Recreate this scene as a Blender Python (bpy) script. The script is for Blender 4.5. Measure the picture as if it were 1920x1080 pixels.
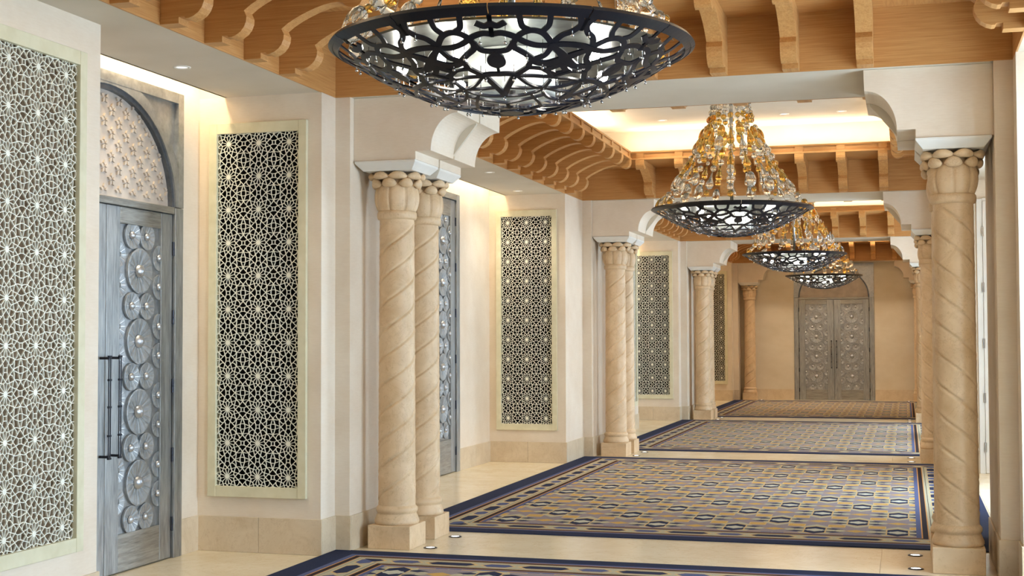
import bpy, bmesh, math, random
from mathutils import Vector, Matrix
PI = math.pi
sc = bpy.context.scene
col = sc.collection
for o in list(bpy.data.objects): bpy.data.objects.remove(o)

# ------------------------------------------------------------------ camera
CX, CH = 1.722, 1.6
YAW, PITCH, ROLL, FPX = 0.2838, 0.036, -0.003, 2531.66
fw = Vector((-math.sin(YAW)*math.cos(PITCH), math.cos(YAW)*math.cos(PITCH), math.sin(PITCH)))
r0 = Vector((math.cos(YAW), math.sin(YAW), 0)); u0 = r0.cross(fw)
rr = r0*math.cos(ROLL)+u0*math.sin(ROLL); uu = u0*math.cos(ROLL)-r0*math.sin(ROLL)
cam = bpy.data.cameras.new('camera'); cam.sensor_width = 36; cam.lens = FPX/1920*36
cam.clip_start = .05; cam.clip_end = 200
co = bpy.data.objects.new('camera', cam); col.objects.link(co)
co.matrix_world = Matrix(((rr.x, uu.x, -fw.x, CX), (rr.y, uu.y, -fw.y, 0), (rr.z, uu.z, -fw.z, CH), (0, 0, 0, 1)))
sc.camera = co

# ------------------------------------------------------------------ world, light, exposure
vs = sc.view_settings
vs.view_transform = 'Standard'; vs.look = 'None'; vs.gamma = 1; vs.use_curve_mapping = False
vs.exposure = 0.30
w = bpy.data.worlds.new('world'); sc.world = w; w.use_nodes = True
bg = w.node_tree.nodes['Background']; bg.inputs[0].default_value = (.62, .78, 1, 1); bg.inputs[1].default_value = 1.2

ZS, ZC = 3.418, 4.26                 # soffit and ceiling height
Y1, P, G = 9.424, 8.155, 1.158       # end of the first bay, bay pitch, depth of an arch
HW, HL = 2.42, 3.498                 # half width and half length of a bay
XW = 3.43                            # back wall of the door recesses
YEND = 34.45
BAYC = [Y1-HL+P*k for k in range(4)]
# recesses (y0, y1) per bay on the long walls
REC = [[(2.72, 5.12), (6.81, 9.17)], [(11.54, 16.62)], [(2.72+2*P, 5.12+2*P), (6.81+2*P, 9.17+2*P)], [(2.72+3*P, 5.12+3*P), (6.81+3*P, 9.17+3*P)]]
WARM, DAY = (1, .80, .55), (.56, .77, 1)
K_COVE, K_SLOT, K_DAY, K_BULB = 30, 18, 300, 150

def area(name, loc, rot, sx, sy, e, c):
    l = bpy.data.lights.new(name, 'AREA'); l.shape = 'RECTANGLE'; l.size = sx; l.size_y = sy; l.energy = e; l.color = c
    o = bpy.data.objects.new(name, l); o.location = loc; o.rotation_euler = rot; col.objects.link(o); return o

WINDOWS = []                          # daylight from glazed doors in the right-hand recesses
for b in (0, 1, 2):
    for (a0, a1) in REC[b]:
        WINDOWS.append((b, (a0+a1)/2))
for b, yc in WINDOWS:
    area('daylight', (XW+.45, yc, 1.75), (0, PI/2, 0), 3.2, 1.75, K_DAY*(1.25 if b == 1 else 1), DAY)
# concealed cove strips of the four ceilings (pointing up)
KB = [1, 1, 1.1, 2.5]
COVE_C = [(1, .88, .70), (1, .87, .68), (1, .84, .63), (1, .89, .72)]
for b, yc in enumerate(BAYC):
    c = COVE_C[b]
    for s in (-1, 1):
        area('cove_strip', (s*1.90, yc, 3.95), (PI, 0, 0), .08, 5.2, K_COVE*KB[b], c)
        area('cove_strip', (0, yc+s*2.98, 3.95), (PI, 0, 0), 3.4, .08, K_COVE*.65*KB[b], c)
# concealed strips above the door recesses (pointing down along the wall)
for b in range(4):
    for (a0, a1) in REC[b]:
        for s in (-1, 1):
            area('recess_strip', (s*3.30, (a0+a1)/2, 3.70), (0, -s*.15, 0), .06, a1-a0-.2, K_SLOT*(a1-a0)/2.36*(.75 if b == 1 else 1), (1, .86, .60))

# ------------------------------------------------------------------ mesh helpers
class MB:
    def __init__(s): s.v = []; s.f = []; s.mi = []; s.cur = 0
    def add(s, vs_, fs_):
        n = len(s.v); s.v += [tuple(p) for p in vs_]; s.f += [tuple(i+n for i in f) for f in fs_]; s.mi += [s.cur]*len(fs_); return s
    def box(s, x0, x1, y0, y1, z0, z1):
        if x0 > x1: x0, x1 = x1, x0
        if y0 > y1: y0, y1 = y1, y0
        return s.add([(x0,y0,z0),(x1,y0,z0),(x1,y1,z0),(x0,y1,z0),(x0,y0,z1),(x1,y0,z1),(x1,y1,z1),(x0,y1,z1)],
                     [(0,3,2,1),(4,5,6,7),(0,1,5,4),(1,2,6,5),(2,3,7,6),(3,0,4,7)])
    def prism(s, pts, axis, a, b):
        """polygon pts extruded along axis 0/1/2 from a to b"""
        n = len(pts)
        def mk(p, t):
            return (t, p[0], p[1]) if axis == 0 else (p[0], t, p[1]) if axis == 1 else (p[0], p[1], t)
        return s.add([mk(p, a) for p in pts]+[mk(p, b) for p in pts],
                     [tuple(range(n))[::-1], tuple(range(n, 2*n))]+[(i, (i+1) % n, (i+1) % n+n, i+n) for i in range(n)])
    def lathe(s, prof, n=32, c=(0, 0, 0), cap=True):
        m = len(prof); vs_ = []
        for (r, z) in prof:
            for i in range(n):
                a = 2*PI*i/n; vs_.append((c[0]+r*math.cos(a), c[1]+r*math.sin(a), c[2]+z))
        fs_ = [(j*n+i, j*n+(i+1) % n, (j+1)*n+(i+1) % n, (j+1)*n+i) for j in range(m-1) for i in range(n)]
        if cap: fs_ += [tuple(range(n))[::-1], tuple(range((m-1)*n, m*n))]
        return s.add(vs_, fs_)
    def tube(s, pts, r, n=8):
        pts = [Vector(p) for p in pts]; vs_ = []
        for i, p in enumerate(pts):
            t = (pts[min(i+1, len(pts)-1)]-pts[max(i-1, 0)]).normalized()
            a = t.orthogonal().normalized(); b = t.cross(a)
            rad = r[i] if isinstance(r, (list, tuple)) else r
            vs_ += [p+(a*math.cos(2*PI*k/n)+b*math.sin(2*PI*k/n))*rad for k in range(n)]
        m = len(pts)
        fs_ = [(j*n+i, j*n+(i+1) % n, (j+1)*n+(i+1) % n, (j+1)*n+i) for j in range(m-1) for i in range(n)]
        fs_ += [tuple(range(n))[::-1], tuple(range((m-1)*n, m*n))]
        return s.add(vs_, fs_)
    def ball(s, c, r, n=10, m=6, sq=(1, 1, 1)):
        pr = [(max(1e-4, math.sin(PI*j/m))*r, -math.cos(PI*j/m)*r) for j in range(m+1)]
        k = len(s.v); s.lathe(pr, n, (0, 0, 0), False)
        for i in range(k, len(s.v)):
            x, y, z = s.v[i]; s.v[i] = (c[0]+x*sq[0], c[1]+y*sq[1], c[2]+z*sq[2])
        return s
    def mesh(s, name, mats, smooth=False, fix=True):
        me = bpy.data.meshes.new(name); me.from_pydata(s.v, [], s.f)
        for m_ in (mats if isinstance(mats, (list, tuple)) else [mats]): me.materials.append(m_)
        if len(set(s.mi)) > 1: me.polygons.foreach_set('material_index', s.mi)
        if fix:
            bm = bmesh.new(); bm.from_mesh(me); bmesh.ops.recalc_face_normals(bm, faces=bm.faces); bm.to_mesh(me); bm.free()
        if smooth:
            me.polygons.foreach_set('use_smooth', [True]*len(me.polygons))
        me.update(); return me
    def obj(s, name, mats, parent=None, smooth=False, bevel=0, **k):
        return link(name, s.mesh(name, mats, smooth), parent, bevel=bevel, **k)

def link(name, me, parent=None, loc=None, rotz=0, bevel=0, scale=None):
    o = bpy.data.objects.new(name, me); col.objects.link(o)
    if parent: o.parent = parent
    if loc is not None: o.location = loc
    if rotz: o.rotation_euler.z = rotz
    if scale: o.scale = scale
    if bevel:
        m = o.modifiers.new('bevel', 'BEVEL'); m.width = bevel; m.segments = 2; m.limit_method = 'ANGLE'; m.angle_limit = .7
    return o
def tag(o, label=None, cat=None, group=None, kind=None):
    if label: o['label'] = label
    if cat: o['category'] = cat
    if group: o['group'] = group
    if kind: o['kind'] = kind
    return o
def thing(name, label, cat, loc=(0, 0, 0), rotz=0, group=None, kind=None):
    o = bpy.data.objects.new(name, None); o.empty_display_size = .1; col.objects.link(o)
    o.location = loc; o.rotation_euler.z = rotz
    return tag(o, label, cat, group, kind)
def copy_tree(o, parent=None):
    c = o.copy(); col.objects.link(c); c.parent = parent
    for ch in list(o.children): copy_tree(ch, c)
    return c

# ------------------------------------------------------------------ materials
def srgb(r, g, b):
    f = lambda v: ((v/255+.055)/1.055)**2.4 if v > 10 else v/255/12.92
    return (f(r), f(g), f(b), 1)
class NT:
    def __init__(s, name, rough=.6, metal=0.0, spec=.5):
        s.m = bpy.data.materials.new(name); s.m.use_nodes = True; s.t = s.m.node_tree
        s.b = s.t.nodes['Principled BSDF']; s.b.inputs['Roughness'].default_value = rough
        s.b.inputs['Metallic'].default_value = metal; s.b.inputs['Specular IOR Level'].default_value = spec
    def n(s, k, **kw):
        nd = s.t.nodes.new(k)
        for a, v in kw.items(): setattr(nd, a, v)
        return nd
    def l(s, a, b): s.t.links.new(a, b)
    def coord(s, scale=(1, 1, 1), rnd=False, kind='Object'):
        tc = s.n('ShaderNodeTexCoord'); mp = s.n('ShaderNodeMapping'); mp.inputs['Scale'].default_value = scale
        s.l(tc.outputs[kind], mp.inputs[0])
        if rnd:
            oi = s.n('ShaderNodeObjectInfo'); mu = s.n('ShaderNodeMath', operation='MULTIPLY'); mu.inputs[1].default_value = 37
            s.l(oi.outputs['Random'], mu.inputs[0]); s.l(mu.outputs[0], mp.inputs['Location'])
        return mp.outputs[0]
    def noise(s, vec, scale, detail=4, rough=.55, dist=0):
        nd = s.n('ShaderNodeTexNoise'); s.l(vec, nd.inputs['Vector']); nd.inputs['Scale'].default_value = scale
        nd.inputs['Detail'].default_value = detail; nd.inputs['Roughness'].default_value = rough; nd.inputs['Distortion'].default_value = dist
        return nd.outputs['Fac']
    def ramp(s, fac, stops, const=False):
        nd = s.n('ShaderNodeValToRGB'); cr = nd.color_ramp
        if const: cr.interpolation = 'CONSTANT'
        while len(cr.elements) < len(stops): cr.elements.new(1)
        for e, (p_, c) in zip(cr.elements, stops): e.position = p_; e.color = c
        s.l(fac, nd.inputs[0]); return nd.outputs[0]
    def mixc(s, fac, a, b, mode='MIX'):
        nd = s.n('ShaderNodeMix', data_type='RGBA', blend_type=mode)
        for i, v in ((0, fac), (6, a), (7, b)):
            if hasattr(v, 'is_output'): s.l(v, nd.inputs[i])
            else: nd.inputs[i].default_value = v
        return nd.outputs[2]
    def col(s, sock):
        if hasattr(sock, 'is_output'): s.l(sock, s.b.inputs['Base Color'])
        else: s.b.inputs['Base Color'].default_value = sock
        return s
    def bump(s, h, st=.2, dist=.01):
        nd = s.n('ShaderNodeBump'); nd.inputs['Strength'].default_value = st; nd.inputs['Distance'].default_value = dist
        s.l(h, nd.inputs['Height']); s.l(nd.outputs[0], s.b.inputs['Normal']); return s

M = {}
# plaster walls
t = NT('plaster', .55, 0, .35); v = t.coord()
n1 = t.noise(v, 2.2, 5); n2 = t.noise(t.coord((2, 2, 14)), 9, 3)
c = t.ramp(n1, [(.3, srgb(226, 207, 182)), (.7, srgb(238, 223, 202))])
t.col(t.mixc(.10, c, t.ramp(n2, [(.35, srgb(205, 188, 162)), (.65, srgb(240, 232, 218))]))); t.bump(n2, .05, .004); M['plaster'] = t.m
t = NT('plaster_end', .6, 0, .3); n1 = t.noise(t.coord((1, 1, 1.6)), 1.5, 6, .6)
t.col(t.ramp(n1, [(.3, srgb(218, 203, 176)), (.7, srgb(229, 216, 193))])); M['plaster_end'] = t.m
t = NT('white_paint', .5); n1 = t.noise(t.coord(), 3, 3)
t.col(t.ramp(n1, [(.3, srgb(226, 220, 208)), (.7, srgb(234, 229, 219))])); M['white'] = t.m
t = NT('ceiling_paint', .8, 0, .2); n1 = t.noise(t.coord(), 2, 3)
t.col(t.ramp(n1, [(.3, srgb(212, 199, 178)), (.7, srgb(220, 208, 189))])); M['ceil'] = t.m
# limestone for columns and plinths
def stone(name, a, b, vein, rough, vs_=1.0, rnd=True):
    t = NT(name, rough, 0, .45); v = t.coord((1, 1, 1), rnd)
    n1 = t.noise(v, 5*vs_, 8, .62, .6); n2 = t.noise(v, 38*vs_, 4, .6); n3 = t.noise(v, 3.2*vs_, 9, .7, 1.6)
    c = t.ramp(n1, [(.28, a), (.72, b)])
    c = t.mixc(t.ramp(n2, [(.60, (0, 0, 0, 1)), (.72, (.35, .35, .35, 1))]), c, vein)
    vn = t.ramp(n3, [(.485, (0, 0, 0, 1)), (.5, (.32, .32, .32, 1)), (.515, (0, 0, 0, 1))])
    t.col(t.mixc(vn, c, vein)); t.bump(n2, .08, .003); return t.m
M['stone'] = stone('limestone', srgb(208, 175, 133), srgb(230, 202, 164), srgb(174, 134, 92), .48)
M['skirt'] = stone('skirting_stone', srgb(208, 186, 153), srgb(225, 206, 177), srgb(186, 156, 118), .35)
M['floor'] = stone('floor_marble', srgb(226, 207, 172), srgb(240, 226, 197), srgb(205, 176, 132), .22, .5)
t = NT('floor_joint', .9); t.col(srgb(196, 176, 142)); M['joint'] = t.m
# oak
def wood(name, sc_):
    t = NT(name, .48, 0, .35); v = t.coord(sc_, True)
    n1 = t.noise(v, 1.0, 6, .65, .3); n2 = t.noise(v, 3.1, 3, .5)
    c = t.ramp(n1, [(.25, srgb(180, 121, 62)), (.5, srgb(200, 144, 82)), (.75, srgb(214, 164, 102))])
    t.col(t.mixc(.35, c, t.ramp(n2, [(.3, srgb(168, 110, 56)), (.7, srgb(220, 172, 112))]))); t.bump(n2, .06, .002); return t.m
M['wood_x'] = wood('oak_along_x', (1.6, 26, 70)); M['wood_y'] = wood('oak_along_y', (26, 1.6, 70)); M['wood_z'] = wood('oak_upright', (60, 60, 3))
# pewter doors
def metal(name, sc_, a, b, rough, mt=.75):
    t = NT(name, rough, mt); v = t.coord(sc_, True); n1 = t.noise(v, 1, 7, .7, .4); n2 = t.noise(v, 4, 4, .6)
    c = t.ramp(n1, [(.3, a), (.7, b)])
    t.col(t.mixc(.4, c, t.ramp(n2, [(.3, a), (.7, b)]))); rf = t.ramp(n1, [(.3, (rough-.1,)*3+(1,)), (.7, (rough+.12,)*3+(1,))])
    t.l(rf, t.b.inputs['Roughness']); t.bump(n2, .12, .003); return t.m
M['pew_v'] = metal('pewter_upright', (26, 26, 2.2), srgb(120, 122, 122), srgb(196, 198, 196), .42)
M['pew_h'] = metal('pewter_level', (2.2, 26, 26), srgb(122, 120, 114), srgb(188, 186, 178), .42)
M['pew_shade'] = metal('pewter_shaded', (9, 9, 9), srgb(74, 80, 88), srgb(112, 116, 120), .4, .6)  # shadow on the arch moulding, put into a darker pewter colour
M['pew_p'] = metal('pewter_panel', (7, 7, 7), srgb(142, 144, 145), srgb(188, 190, 190), .36)
M['pew_disc'] = metal('pewter_disc', (9, 9, 9), srgb(132, 136, 138), srgb(190, 192, 192), .48, .55)
M['boss'] = metal('polished_boss', (9, 9, 9), srgb(170, 172, 174), srgb(206, 208, 210), .34, .8)
t = NT('wire_line', .3, .9); t.col(srgb(215, 212, 205)); M['wire'] = t.m
t = NT('tympanum_metal', .55, .1); n1 = t.noise(t.coord(), 6, 5); t.col(t.ramp(n1, [(.3, srgb(178, 165, 152)), (.7, srgb(203, 190, 176))])); M['tymp'] = t.m
t = NT('dark_iron', .35, .6); t.col(srgb(46, 46, 52)); M['iron'] = t.m
t = NT('steel', .25, 1); t.col(srgb(190, 190, 190)); M['steel'] = t.m
# screens
t = NT('screen_frame', .55); n1 = t.noise(t.coord((3, 3, 3)), 4, 3); t.col(t.ramp(n1, [(.3, srgb(216, 207, 172)), (.7, srgb(226, 218, 186))])); M['sframe'] = t.m
t = NT('screen_lattice', .5); t.col(srgb(246, 242, 224)); M['lattice'] = t.m
t = NT('backing_shaded', .9, 0, .1); n1 = t.noise(t.coord(), 5, 3); t.col(t.ramp(n1, [(.3, srgb(14, 12, 10)), (.7, srgb(22, 19, 16))])); M['back_shaded'] = t.m  # dark brown backing with the shade painted in, nearly black
t = NT('backing_daylit', .8, 0, .2); n1 = t.noise(t.coord(), 5, 3); t.col(t.ramp(n1, [(.3, srgb(112, 92, 70)), (.7, srgb(128, 106, 82))])); M['back_daylit'] = t.m  # the same backing with daylight painted in as a lighter brown
# chandelier
t = NT('black_lacquer', .32, 0, .3); n1 = t.noise(t.coord(), 4, 2); t.col(t.ramp(n1, [(.3, srgb(12, 13, 20)), (.7, srgb(17, 19, 30))])); M['lacquer'] = t.m
def glass(name, c, rough=0.0, ior=1.45):
    t = NT(name, rough); t.b.inputs['Transmission Weight'].default_value = 1; t.b.inputs['IOR'].default_value = ior
    n1 = t.noise(t.coord((30, 30, 30), True), 1.2, 2); lo = tuple(k*.82 for k in c[:3])+(1,)
    t.col(t.ramp(n1, [(.3, lo), (.7, c)])); t.bump(n1, .5, .01); return t.m
M['clear'] = glass('clear_crystal', (.97, .97, .95, 1)); M['amber'] = glass('amber_crystal', (1, .66, .17, 1))
t = NT('frosted_plate', .5); t.col(srgb(226, 230, 226)); t.b.inputs['Transmission Weight'].default_value = .25; M['frost'] = t.m
t = NT('mirror_plate', .28, .9); n1 = t.noise(t.coord((1, 1, 1)), 9, 3); t.col(t.ramp(n1, [(.3, srgb(84, 90, 86)), (.7, srgb(136, 142, 136))])); M['plate'] = t.m
def emis(name, c, st):
    t = NT(name, .5); t.col((.9, .9, .9, 1)); t.b.inputs['Emission Color'].default_value = c; t.b.inputs['Emission Strength'].default_value = st; return t.m
M['bulb'] = emis('lamp_bulb', (1, .95, .86, 1), K_BULB); M['lens'] = emis('floor_lens', (1, .97, .9, 1), 3.0); M['dlens'] = emis('downlight_lens', (1, .93, .8, 1), .9)
t = NT('glass_pane', .05); tr = t.n('ShaderNodeBsdfTransparent'); mx = t.n('ShaderNodeMixShader'); mx.inputs[0].default_value = .12
t.l(tr.outputs[0], mx.inputs[1]); t.l(t.b.outputs[0], mx.inputs[2]); t.l(mx.outputs[0], t.t.nodes['Material Output'].inputs[0])
t.col((.85, .92, .95, 1)); M['pane'] = t.m

# carpet weave: drawn with arithmetic on the carpet's own coordinates
class X:
    T = None
    def __init__(s, k): s.k = k
    @staticmethod
    def op(o, a, b=None):
        nd = X.T.n('ShaderNodeMath', operation=o)
        for i, v_ in enumerate((a, b)):
            if v_ is None: continue
            if isinstance(v_, X): X.T.l(v_.k, nd.inputs[i])
            else: nd.inputs[i].default_value = v_
        return X(nd.outputs[0])
    def __add__(s, b): return X.op('ADD', s, b)
    def __sub__(s, b): return X.op('SUBTRACT', s, b)
    def __rsub__(s, b): return X.op('SUBTRACT', b, s)
    def __mul__(s, b): return X.op('MULTIPLY', s, b)
    def __truediv__(s, b): return X.op('DIVIDE', s, b)
    def __lt__(s, b): return X.op('LESS_THAN', s, b)
    def __gt__(s, b): return X.op('GREATER_THAN', s, b)
def xabs(a): return X.op('ABSOLUTE', a)
def xmin(a, b): return X.op('MINIMUM', a, b)
def xmax(a, b): return X.op('MAXIMUM', a, b)
def cyc(a, p_):                       # signed distance to the nearest multiple of p_
    return X.op('PINGPONG', a, p_/2)
def carpet_material():
    t = NT('woven_carpet', .95, 0, .1); X.T = t
    tc = t.n('ShaderNodeTexCoord'); sp = t.n('ShaderNodeSeparateXYZ'); t.l(tc.outputs['Object'], sp.inputs[0])
    x, y = X(sp.outputs[0]), X(sp.outputs[1])
    navy, slate, orange, dark, sage, lilac, gold, cream, pale = [srgb(*k) for k in
        ((47, 53, 78), (90, 98, 134), (206, 150, 88), (52, 42, 44), (184, 177, 150), (150, 139, 142), (204, 166, 94), (208, 178, 124), (196, 194, 176))]
    dx = HW-xabs(x); dy = (HL+.045)-xabs(y); d = xmin(dx, dy); side = dx < dy
    along = y*side+x*(1-side)
    # field: centred lattice of eye motifs
    A, B = .654, 1.075
    fieldc = lilac
    def put(c, mask, colr): return t.mixc(mask.k, c, colr)
    # pale rows and soft variation
    sage_m = None
    def sub(ox, oy):
        u = cyc(x+(ox+A*100), A); v_ = cyc(y+(oy+B*100), B); return u, v_     # both 0 at a motif centre
    cells = [sub(0, 0), sub(A/2, B/2)]
    c = lilac
    for u, v_ in cells:               # sage lozenges around each eye and between
        c = put(c, (u/.26+v_/.34) < 1, sage)
    for u, v_ in cells:
        c = put(c, (xabs(u-A/4)/.07+xabs(v_-B/4)/.26) < 1, lilac)
    for u, v_ in cells:               # gold blocks halfway to the neighbours
        g = xmax(xabs(u-A/4)/.066, xabs(v_-B/4)/.070)
        c = put(c, g < 1.08, cream); c = put(c, g < .94, gold)
        g2 = xabs(u-A/2)/.095+v_/.075
        c = put(c, g2 < 1, gold)
    for u, v_ in cells:               # dark darts on both sides of the eye
        c = put(c, (xabs(u-.145)/.085+xabs(v_-.085)/.04) < 1, navy)
        ln = xabs(u*(B/A)-v_)
        c = put(c, xmin(xabs(ln-.0), 1.0) < .006, cream)
    for u, v_ in cells:               # eye: outline, dark lids, pale pupil
        h = xmax(u/.092, (u*.9+v_)/.235)
        c = put(c, h < 1.0, cream); c = put(c, h < .88, navy)
        c = put(c, (u/.09+v_/.085) < 1, pale); c = put(c, xmax(u/.062, v_/.045) < 1, pale)
    # border stripes
    rp = t.n('ShaderNodeValToRGB'); rp.color_ramp.interpolation = 'CONSTANT'
    S = .7
    stops = [(0, navy), (.215, slate), (.262, orange), (.271, dark), (.315, orange), (.324, sage), (.345, dark), (.350, sage),
             (.515, dark), (.520, sage), (.540, orange), (.549, dark), (.590, orange), (.599, slate), (.640, lilac)]
    while len(rp.color_ramp.elements) < len(stops): rp.color_ramp.elements.new(1)
    for e, (p_, k) in zip(rp.color_ramp.elements, stops): e.position = p_/S; e.color = k
    t.l((d/S).k, rp.inputs[0])
    bc = rp.outputs[0]
    dd = xabs(d-.432)
    for off, ln_, k in ((0, .20, navy), (.34, .13, slate)):
        tt = cyc(along+(off+68.0), .68)
        h = xmax(dd/.062, (tt+dd*.9)/ln_)
        bc = t.mixc((h < 1.0).k, bc, cream); bc = t.mixc((h < .86).k, bc, k)
    c = t.mixc((d < .640).k, c, bc)
    n1 = t.noise(t.coord((1, 1, 1)), 160, 2, .6); n2 = t.noise(t.coord((1, 1, 1)), 2.5, 3)
    c = t.mixc(.14, c, t.ramp(n1, [(.35, (.0, .0, .0, 1)), (.65, (.75, .75, .75, 1))]), 'OVERLAY')
    t.col(c); t.bump(n1, .35, .004); return t.m
M['carpet'] = carpet_material()

# ------------------------------------------------------------------ floor
floor = MB().box(-3.8, 3.8, -4, YEND+.2, -.12, -.004).obj('floor', M['joint']); tag(floor, kind='structure')
def slab(x0, x1, y0, y1):
    e = .0012; MB().box(x0+e, x1-e, y0+e, y1-e, -.05, 0).obj('slab', M['floor'], floor)
ys = [-4, Y1+G-P]
slab(-3.6, 3.6, -4, 2.42)
for k in range(3):
    a, b = Y1+k*P, Y1+k*P+G
    for (p_, q_) in ((-2.42, -1.53), (-1.53, 1.53), (1.53, 2.42)): slab(p_, q_, a, b)
slab(-2.42, 2.42, Y1+3*P, YEND+.1)
for b in range(4):
    y0 = BAYC[b]-HL; y1 = BAYC[b]+HL
    slab(-2.42, 2.42, y0, y1)         # screed level stone below the carpet
    for s in (-1, 1):
        for j in range(2):
            slab(min(s*2.42, s*3.6), max(s*2.42, s*3.6), y0-.05 if j == 0 else (y0+y1)/2, (y0+y1)/2 if j == 0 else y1+.05)

# ------------------------------------------------------------------ walls
def opening(mb, s, x0, x1, y0, y1, ztop, holes):
    """long wall slab with door holes (yc, half, height)"""
    cur = y0
    for yc, h, zt in sorted(holes):
        mb.box(s*x0, s*x1, cur, yc-h, 0, ztop); mb.box(s*x0, s*x1, yc-h, yc+h, zt, ztop); cur = yc+h
    mb.box(s*x0, s*x1, cur, y1, 0, ztop)
def niche_y(mb, x0, x1, y0, y1, hx0, hx1, z0, z1, dp=.07):
    """wall block facing -y with a shallow niche cut in its face"""
    mb.box(x0, x1, y0+dp, y1, 0, ZS); mb.box(x0, hx0, y0, y0+dp, 0, ZS); mb.box(hx1, x1, y0, y0+dp, 0, ZS)
    mb.box(hx0, hx1, y0, y0+dp, 0, z0); mb.box(hx0, hx1, y0, y0+dp, z1, ZS)
def niche_x(mb, xf, xb, y0, y1, hy0, hy1, z0, z1, dp=.07):
    """the same in a block facing +x"""
    mb.box(xb, xf-dp, y0, y1, 0, ZS); mb.box(xf-dp, xf, y0, hy0, 0, ZS); mb.box(xf-dp, xf, hy1, y1, 0, ZS)
    mb.box(xf-dp, xf, hy0, hy1, 0, z0); mb.box(xf-dp, xf, hy0, hy1, z1, ZS)
LDOORS = [(6.99+.94, .972, 3.405), (14.39, .972, 3.30)]
walls = {}
for s, nm in ((-1, 'wall_left'), (1, 'wall_right')):
    mb = MB()
    holes = LDOORS if s < 0 else [(yc, .93, 3.1) for b, yc in WINDOWS]
    opening(mb, s, XW, XW+.12, -4, YEND+.1, 3.86, holes)
    if s < 0:
        for yc, h, zt in holes: mb.box(s*(XW+.12), s*(XW+.14), yc-1.1, yc+1.1, 0, 3.5)
    mb.box(s*2.75, s*XW, -4, 2.30, 0, ZS)
    mb.box(s*2.42, s*XW, 2.30, 2.72, 0, ZS)
    for k in range(4):
        a = Y1+k*P
        if s < 0: niche_y(mb, -XW, -2.42, REC[k][-1][1], a, -2.93-.352, -2.93+.352, .47, 3.155)
        else: mb.box(s*2.42, s*XW, REC[k][-1][1], a, 0, ZS)
        if k < 3:
            mb.box(s*2.30, s*XW, a, a+G, 0, ZS); mb.box(s*2.42, s*XW, a+G, REC[k+1][0][0], 0, ZS)
        else: mb.box(s*2.30, s*XW, a, YEND, 0, ZS)
        if len(REC[k]) == 2:
            if s < 0 and k in (0, 2): niche_x(mb, -2.75, -XW, REC[k][0][1], REC[k][1][0], 5.965+k*P-.617, 5.965+k*P+.617, .47, 3.155)
            else: mb.box(s*2.75, s*XW, REC[k][0][1], REC[k][1][0], 0, ZS)
    walls[s] = tag(mb.obj(nm, M['plaster']), kind='structure')
mb = MB(); ed = .972
mb.box(-3.6, -ed, YEND, YEND+.12, 0, 4.4).box(ed, 3.6, YEND, YEND+.12, 0, 4.4).box(-ed, ed, YEND, YEND+.12, 3.405, 4.4).box(-1.1, 1.1, YEND+.12, YEND+.14, 0, 3.5)
tag(mb.obj('wall_back', M['plaster_end']), kind='structure')
tag(MB().box(-3.6, 3.6, -4.15, -4, 0, 3.9).obj('wall_front', M['plaster']), kind='structure')

# ceiling: soffits, coffers with coved rims
mb = MB()
mb.box(-XW, XW, -4, BAYC[0]-HL, ZS, ZS+.06)
for k in range(3): mb.box(-HW-.05, HW+.05, Y1+k*P+.012, Y1+k*P+G-.012, ZS, ZS+.06)
mb.box(-HW-.05, HW+.05, Y1+3*P+.012, YEND, ZS, ZS+.06)
for s in (-1, 1):
    mb.box(s*(HW+.012), s*3.22, BAYC[0]-HL, YEND, ZS, ZS+.06)
    cur = BAYC[0]-HL
    for b in range(4):
        for (a0, a1) in REC[b]:
            mb.box(s*3.22, s*XW, cur, a0, ZS, ZS+.06); cur = a1
            mb.box(s*3.20, s*3.22, a0-.05, a1+.05, ZS, 3.84)          # light slot
            mb.box(s*3.20, s*XW, a0-.05, a1+.05, 3.80, 3.86)
            for yy in (a0-.05, a1): mb.box(s*3.22, s*XW, yy, yy+.05, ZS+.06, 3.80)
    mb.box(s*3.22, s*XW, cur, YEND, ZS, ZS+.06)
for b, yc in enumerate(BAYC):
    mb.box(-2.3, 2.3, yc-3.38, yc+3.38, ZC, ZC+.06)
    for s in (-1, 1):
        mb.box(s*2.12, s*2.2, yc-3.28, yc+3.28, 3.87, ZC); mb.box(-2.2, 2.2, yc+s*3.2, yc+s*3.28, 3.87, ZC)
        mb.box(s*1.62, s*2.2, yc-3.28, yc+3.28, 3.855, 3.87); mb.box(-1.62, 1.62, yc+s*2.7, yc+s*3.28, 3.855, 3.87)
ceiling = tag(mb.obj('ceiling', M['ceil']), kind='structure')

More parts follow.
